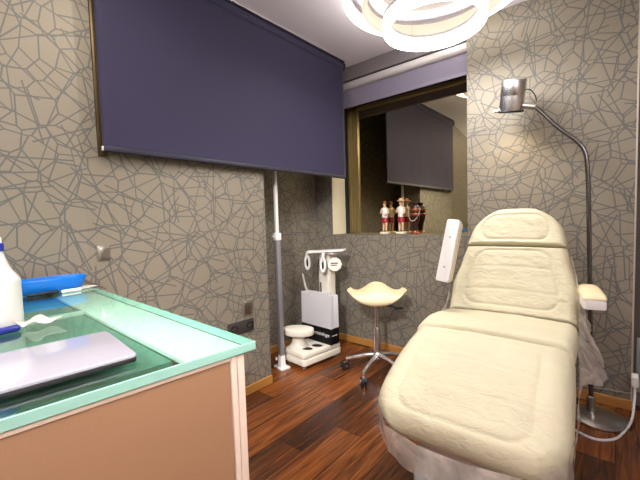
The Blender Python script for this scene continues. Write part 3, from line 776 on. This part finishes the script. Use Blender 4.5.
# local y = Y-1.6
leg = cushion('leg_cushion', [(-.50, .385), (-.42, .455), (-.30, .53), (-.15, .59), (-.03, .628)],
              [(0, .29), (.25, .325), (.6, .322), (1, .312)], .15, (.10, .07, .045), (.19, .33), edge=.07, c0=.11, c1=.012, jf=(1, 3.5))
seatc = cushion('seat_cushion', [(-.035, .632), (.08, .645), (.25, .63), (.37, .615)],
              [(0, .312), (.5, .315), (1, .31)], .12, None, (), edge=.05, c0=.012, c1=.012, nv=48, jf=(2.5, 2.5))
back = cushion('back_cushion', [(.385, .61), (.43, .68), (.50, .82), (.565, .96)],
              [(0, .305), (.4, .305), (.8, .268), (1, .25)], .11, (.085, .05, .03), (.13, .26), edge=.05, c0=.015, c1=.008, jf=(2.5, 3))
head = cushion('headrest', [(.566, .965), (.60, 1.03), (.63, 1.10), (.655, 1.175)],
              [(0, .25), (.4, .235), (1, .205)], .10, (.07, .03, .05), (), edge=.045, c0=.008, c1=.18, nv=48, jf=(3, 1), p_end=2.2)
# metal body below
shell_m = noise_var(mat('chair_white_shell', (206, 206, 210), .35), 5, .02)
obj('pedestal', prism(bmesh.new(), rrect(.40, .62, .05), .04, .40, .02, T(0, .12, 0)), shell_m, ch)
obj('pedestal_foot', prism(bmesh.new(), rrect(.48, .80, .05), -.012, .045, .01, T(0, .12, 0)), shell_m, ch)
obj('leg_frame', B(-.17, .21, -.37, .2, .22, .40, bev=.03, seg=3), shell_m, ch)
obj('seat_frame', B(-.22, .22, -.0, .36, .395, .50, bev=.02), shell_m, ch)
bm = prism(bmesh.new(), rrect(.42, .5, .05), -.02, .02, .008, T(0, .60, .76, rx=math.radians(64))); obj('back_frame', bm, shell_m, ch)
obj('back_hinge', tube(bmesh.new(), [(-.2, .40, .49), (.2, .40, .49)], .03, 20), alu_grey, ch)

# left armrest folded upright, seen from its underside
AM = T(-.252, .27, .95, ry=math.radians(7), rx=math.radians(-14))
bm = bmesh.new(); prism(bm, rrect(.068, .335, .012), -.02, .02, .004, AM @ T(rx=PI/2, rz=0)); la = obj('armrest_base', bm, white_plastic, ch)
for zz in (-.09, .07): obj('screw_head', lathe(bmesh.new(), [(.005, 0), (.005, .002)], 12, AM @ T(0, -.0195, zz, rx=PI/2)), alu_grey, la)
obj('armrest_pad', prism(bmesh.new(), rrect(.07, .325, .02), .021, .055, .012, AM @ T(rx=PI/2) @ T(rx=PI), seg=3), vinyl, ch)
# right armrest pointing forward
RM = T(.345, .46, .70, rz=math.radians(8))
bm = bmesh.new(); prism(bm, rrect(.085, .26, .015), 0, .045, .006, RM); ra = obj('armrest_base', bm, white_plastic, ch)
t = bmesh.new(); lv = []
for j in range(25):
    y = -.132+.264*j/24
    e = math.sqrt(max(0, 1-(abs(y)/.133)**6)); hz_ = .046+.034*e*(1-.25*max(0, -y/.13)); lv.append([t.verts.new((.046*(.85+.15*e)*sgnpow(math.cos(a), .7), y, .046+(hz_-.046)*max(0, math.sin(a))**.7)) for a in [PI*i/16 for i in range(17)]])
for a, b in zip(lv, lv[1:]):
    for i in range(16): t.faces.new((a[i], a[i+1], b[i+1], b[i]))
for r_ in (lv[0], lv[-1]): t.faces.new(r_)
for a, b in zip(lv, lv[1:]): t.faces.new((a[0], b[0], b[16], a[16]))
bmesh.ops.transform(t, matrix=RM, verts=t.verts); obj('armrest_pad', t, vinyl, ch, angle=60)
obj('armrest_arm', tube(bmesh.new(), smooth_path([(.345, .53, .702), (.33, .57, .68), (.28, .58, .64), (.16, .56, .62)]), .016, 12), alu_grey, ch)

# clear plastic cover
def film():
    m = bpy.data.materials.new('plastic_film'); m.use_nodes = True
    nt = m.node_tree; nt.nodes.remove(nt.nodes['Principled BSDF']); out = nt.nodes['Material Output']
    tr_ = N(m, 'ShaderNodeBsdfTransparent'); tr_.inputs[0].default_value = (.97, .97, 1, 1)
    df = N(m, 'ShaderNodeBsdfPrincipled'); df.inputs['Base Color'].default_value = (*lin((240, 232, 220)), 1); df.inputs['Roughness'].default_value = .18
    tc = N(m, 'ShaderNodeTexCoord'); no = N(m, 'ShaderNodeTexNoise'); no.inputs['Scale'].default_value = 12; no.inputs['Detail'].default_value = 3; no.inputs['Distortion'].default_value = 1.2
    L(m, tc.outputs['Object'], no.inputs['Vector'])
    rp = N(m, 'ShaderNodeMapRange'); rp.inputs[1].default_value = .35; rp.inputs[2].default_value = .75; rp.inputs[3].default_value = .34; rp.inputs[4].default_value = .78
    L(m, no.outputs['Fac'], rp.inputs[0])
    bp = N(m, 'ShaderNodeBump'); bp.inputs['Strength'].default_value = .25; bp.inputs['Distance'].default_value = .01; L(m, no.outputs['Fac'], bp.inputs['Height']); L(m, bp.outputs[0], df.inputs['Normal'])
    mx = N(m, 'ShaderNodeMixShader'); L(m, rp.outputs[0], mx.inputs[0]); L(m, tr_.outputs[0], mx.inputs[1]); tl = N(m, 'ShaderNodeBsdfTranslucent'); tl.inputs[0].default_value = (.9, .88, .86, 1); m2 = N(m, 'ShaderNodeMixShader'); m2.inputs[0].default_value = .45; L(m, df.outputs[0], m2.inputs[1]); L(m, tl.outputs[0], m2.inputs[2])
    L(m, m2.outputs[0], mx.inputs[2]); L(m, mx.outputs[0], out.inputs[0])
    return m
film_m = film()
def strip(rail, nz=12, seed=0., name='plastic_cover', amp=1.):
    """rail: list of (x,y,z, drop, flare_x, flare_y)"""
    pts = []
    ctrl = rail
    k = 10
    for i in range(len(ctrl)-1):
        for j in range(k):
            f_ = j/k; f_ = f_
            pts.append(tuple(a+(b-a)*f_ for a, b in zip(ctrl[i], ctrl[i+1])))
    pts.append(ctrl[-1])
    t = bmesh.new(); rows = []
    for j in range(nz+1):
        f_ = j/nz; row = []
        for i, (x, y, z, d, fx, fy) in enumerate(pts):
            wv = noise.noise(Vector((i*.16+seed, f_*2.2, seed)))*.028*f_+noise.noise(Vector((i*.45+seed, f_*3+5, seed)))*.012*f_
            wv *= amp
            dd_ = d*(1+.25*noise.noise(Vector((i*.13, seed, 7))))
            n_ = math.hypot(fx, fy) or 1
            row.append(t.verts.new((x+fx*f_**.8+wv*fx/n_, y+fy*f_**.8+wv*fy/n_, z-dd_*f_)))
        rows.append(row)
    for a, b in zip(rows, rows[1:]):
        for i in range(len(a)-1): t.faces.new((a[i], a[i+1], b[i+1], b[i]))
    return obj(name, t, film_m, ch, angle=180)
strip([(-.312, .36, .60, .06, -.01, .0), (-.320, .1, .60, .07, -.005, 0), (-.328, -.1, .54, .07, -.0, 0), (-.332, -.3, .462, .08, .0, -.0), (-.312, -.405, .415, .10, .005, -.0),
       (-.235, -.495, .375, .11, .01, .0), (-.1, -.517, .36, .11, 0, .0), (.06, -.517, .36, .11, 0, .0), (.23, -.50, .375, .10, 0, -.0), (.312, -.42, .41, .11, .0, -.0),
       (.332, -.28, .468, .11, -.005, 0), (.328, -.1, .545, .12, -.005, 0), (.320, .06, .595, .11, .01, 0)], seed=1.3, amp=.3)
strip([(.318, .0, .60, .12, .01, -.01), (.318, .12, .60, .15, .08, 0), (.312, .25, .595, .15, .10, .0), (.305, .36, .62, .10, .07, .02), (.30, .42, .70, .10, .04, .03), (.29, .46, .80, .08, .02, .03), (.265, .52, .93, .03, .0, .02)], seed=5.1)
strip([(-.30, .44, .75, .10, -.02, .03), (-.31, .39, .64, .12, -.03, .03), (-.315, .30, .60, .1, -.02, .0)], seed=9.)

# plug and cable of the chair
pc = thing('power_cable', 'white power cable with plug running from the wall socket to behind the chair', 'cable', (0, 0, 0))
obj('plug', B(.062, .092, 2.53, 2.60, .175, .235, bev=.008, seg=3), white_plastic, pc)
obj('cable', tube(bmesh.new(), smooth_path([(.078, 2.56, .18), (.076, 2.545, .10), (.066, 2.46, .03), (.04, 2.36, .008), (-.0, 2.24, .006), (-.06, 2.18, .006), (-.12, 2.18, .006), (-.18, 2.22, .006), (-.28, 2.3, .006)], 10), .0062, 10), white_plastic, pc)
bm = tube(bmesh.new(), [(.08, 2.598, .205), (.08, 2.63, .205), (.10, 2.70, .205)], .006, 10); obj('plug_pin', bm, steel, pc)
wcab = noise_var(mat('cable_grey', (128, 122, 118), .5), 20, .05)
o = obj('thin_cable', tube(bmesh.new(), smooth_path([(.06, 2.60, .11), (-.05, 2.605, .10), (-.12, 2.60, .095), (-.3, 2.61, .09)], 8), .004, 8), wcab)
tag(o, 'thin grey cable strung along the wall above the baseboard behind the lamp', 'cable')

# ------------------------------------------------------------------ lights
def area(name, loc, size, power, col, rot=(0, 0, 0), shape='DISK'):
    l = bpy.data.lights.new(name, 'AREA'); l.energy = power; l.size = size; l.shape = shape; l.color = col
    o = bpy.data.objects.new(name, l); COL.objects.link(o); o.location = loc; o.rotation_euler = rot
    return o
warm = (1, .90, .76); neut = (1, .96, .92)
area('overhead_fill', (-1.0, -.6, H-.01), .3, 10, warm)  # unseen fill added overhead behind the camera, no fixture modelled
area('overhead_fill', (-1.05, .55, H-.01), .25, 9, warm)  # warm fill added above the desk for the left wall
def aim(a, b): return (Vector(b)-Vector(a)).to_track_quat('-Z', 'Y').to_euler()
def spot(a, b, power, cone, col):
    l = bpy.data.lights.new('aimed_fill', 'SPOT'); l.energy = power; l.color = col; l.spot_size = math.radians(cone); l.spot_blend = .8; l.shadow_soft_size = .12
    o = bpy.data.objects.new('aimed_fill', l); COL.objects.link(o); o.location = a; o.rotation_euler = aim(a, b)
spot((.1, -1.3, 2.35), (-1.85, 2.0, .45), 330, 34, neut)  # added fill to brighten the niche and the bag
spot((1.5, .5, 2.35), (-.8, .1, .45), 120, 52, warm)  # added out of view to light the desk's tan panel
area('aimed_fill', (1.3, -.9, 2.3), .4, 6, neut, aim((1.3, -.9, 2.3), (-1.7, 1.0, 1.3)))  # weak added fill from behind the camera, not a real fixture
area('ring_light', (rc[0], rc[1], 2.19), .5, 15, neut)
area('upward_fill', (1.2, -.4, 1.85), .4, 44, neut, (PI, 0, 0))  # unseen upward fill, added to brighten the ceiling
area('upward_fill', (-.9, -.9, 1.95), .3, 26, neut, (PI, 0, 0))  # second upward light, likewise added to lift the ceiling tone
sp = bpy.data.lights.new('lamp_spot', 'SPOT'); sp.energy = 4; sp.color = (1, .8, .5); sp.spot_size = math.radians(120); sp.spot_blend = .6; sp.shadow_soft_size = .04
so = bpy.data.objects.new('lamp_spot', sp); COL.objects.link(so); so.location = (-.07+hx-.015, 2.42-.02, hz-.10); so.rotation_euler = (math.radians(14), math.radians(9), 0)

wd = bpy.data.worlds.new('night'); S.world = wd; wd.use_nodes = True
wd.node_tree.nodes['Background'].inputs[0].default_value = (.02, .02, .045, 1); wd.node_tree.nodes['Background'].inputs[1].default_value = 1

# ------------------------------------------------------------------ camera (solved from the room's two vanishing points)
def vp(x, y): return Vector((x-320, -(y-240), -352.505)).normalized()
Yc = vp(620, 210); Xc = -vp(-95, 232); Zc = Xc.cross(Yc)
R3 = Matrix((Xc, Yc, Zc))
cam = bpy.data.cameras.new('camera'); cam.sensor_width = 36; cam.lens = 36*352.505/640; cam.clip_start = .02
co = bpy.data.objects.new('camera', cam); COL.objects.link(co)
co.matrix_world = Matrix.Translation((0, 0, 1.15)) @ R3.to_4x4()
S.camera = co
vs_ = S.view_settings; vs_.view_transform = 'Standard'; vs_.look = 'None'; vs_.gamma = 1; vs_.use_curve_mapping = False; vs_.exposure = .6
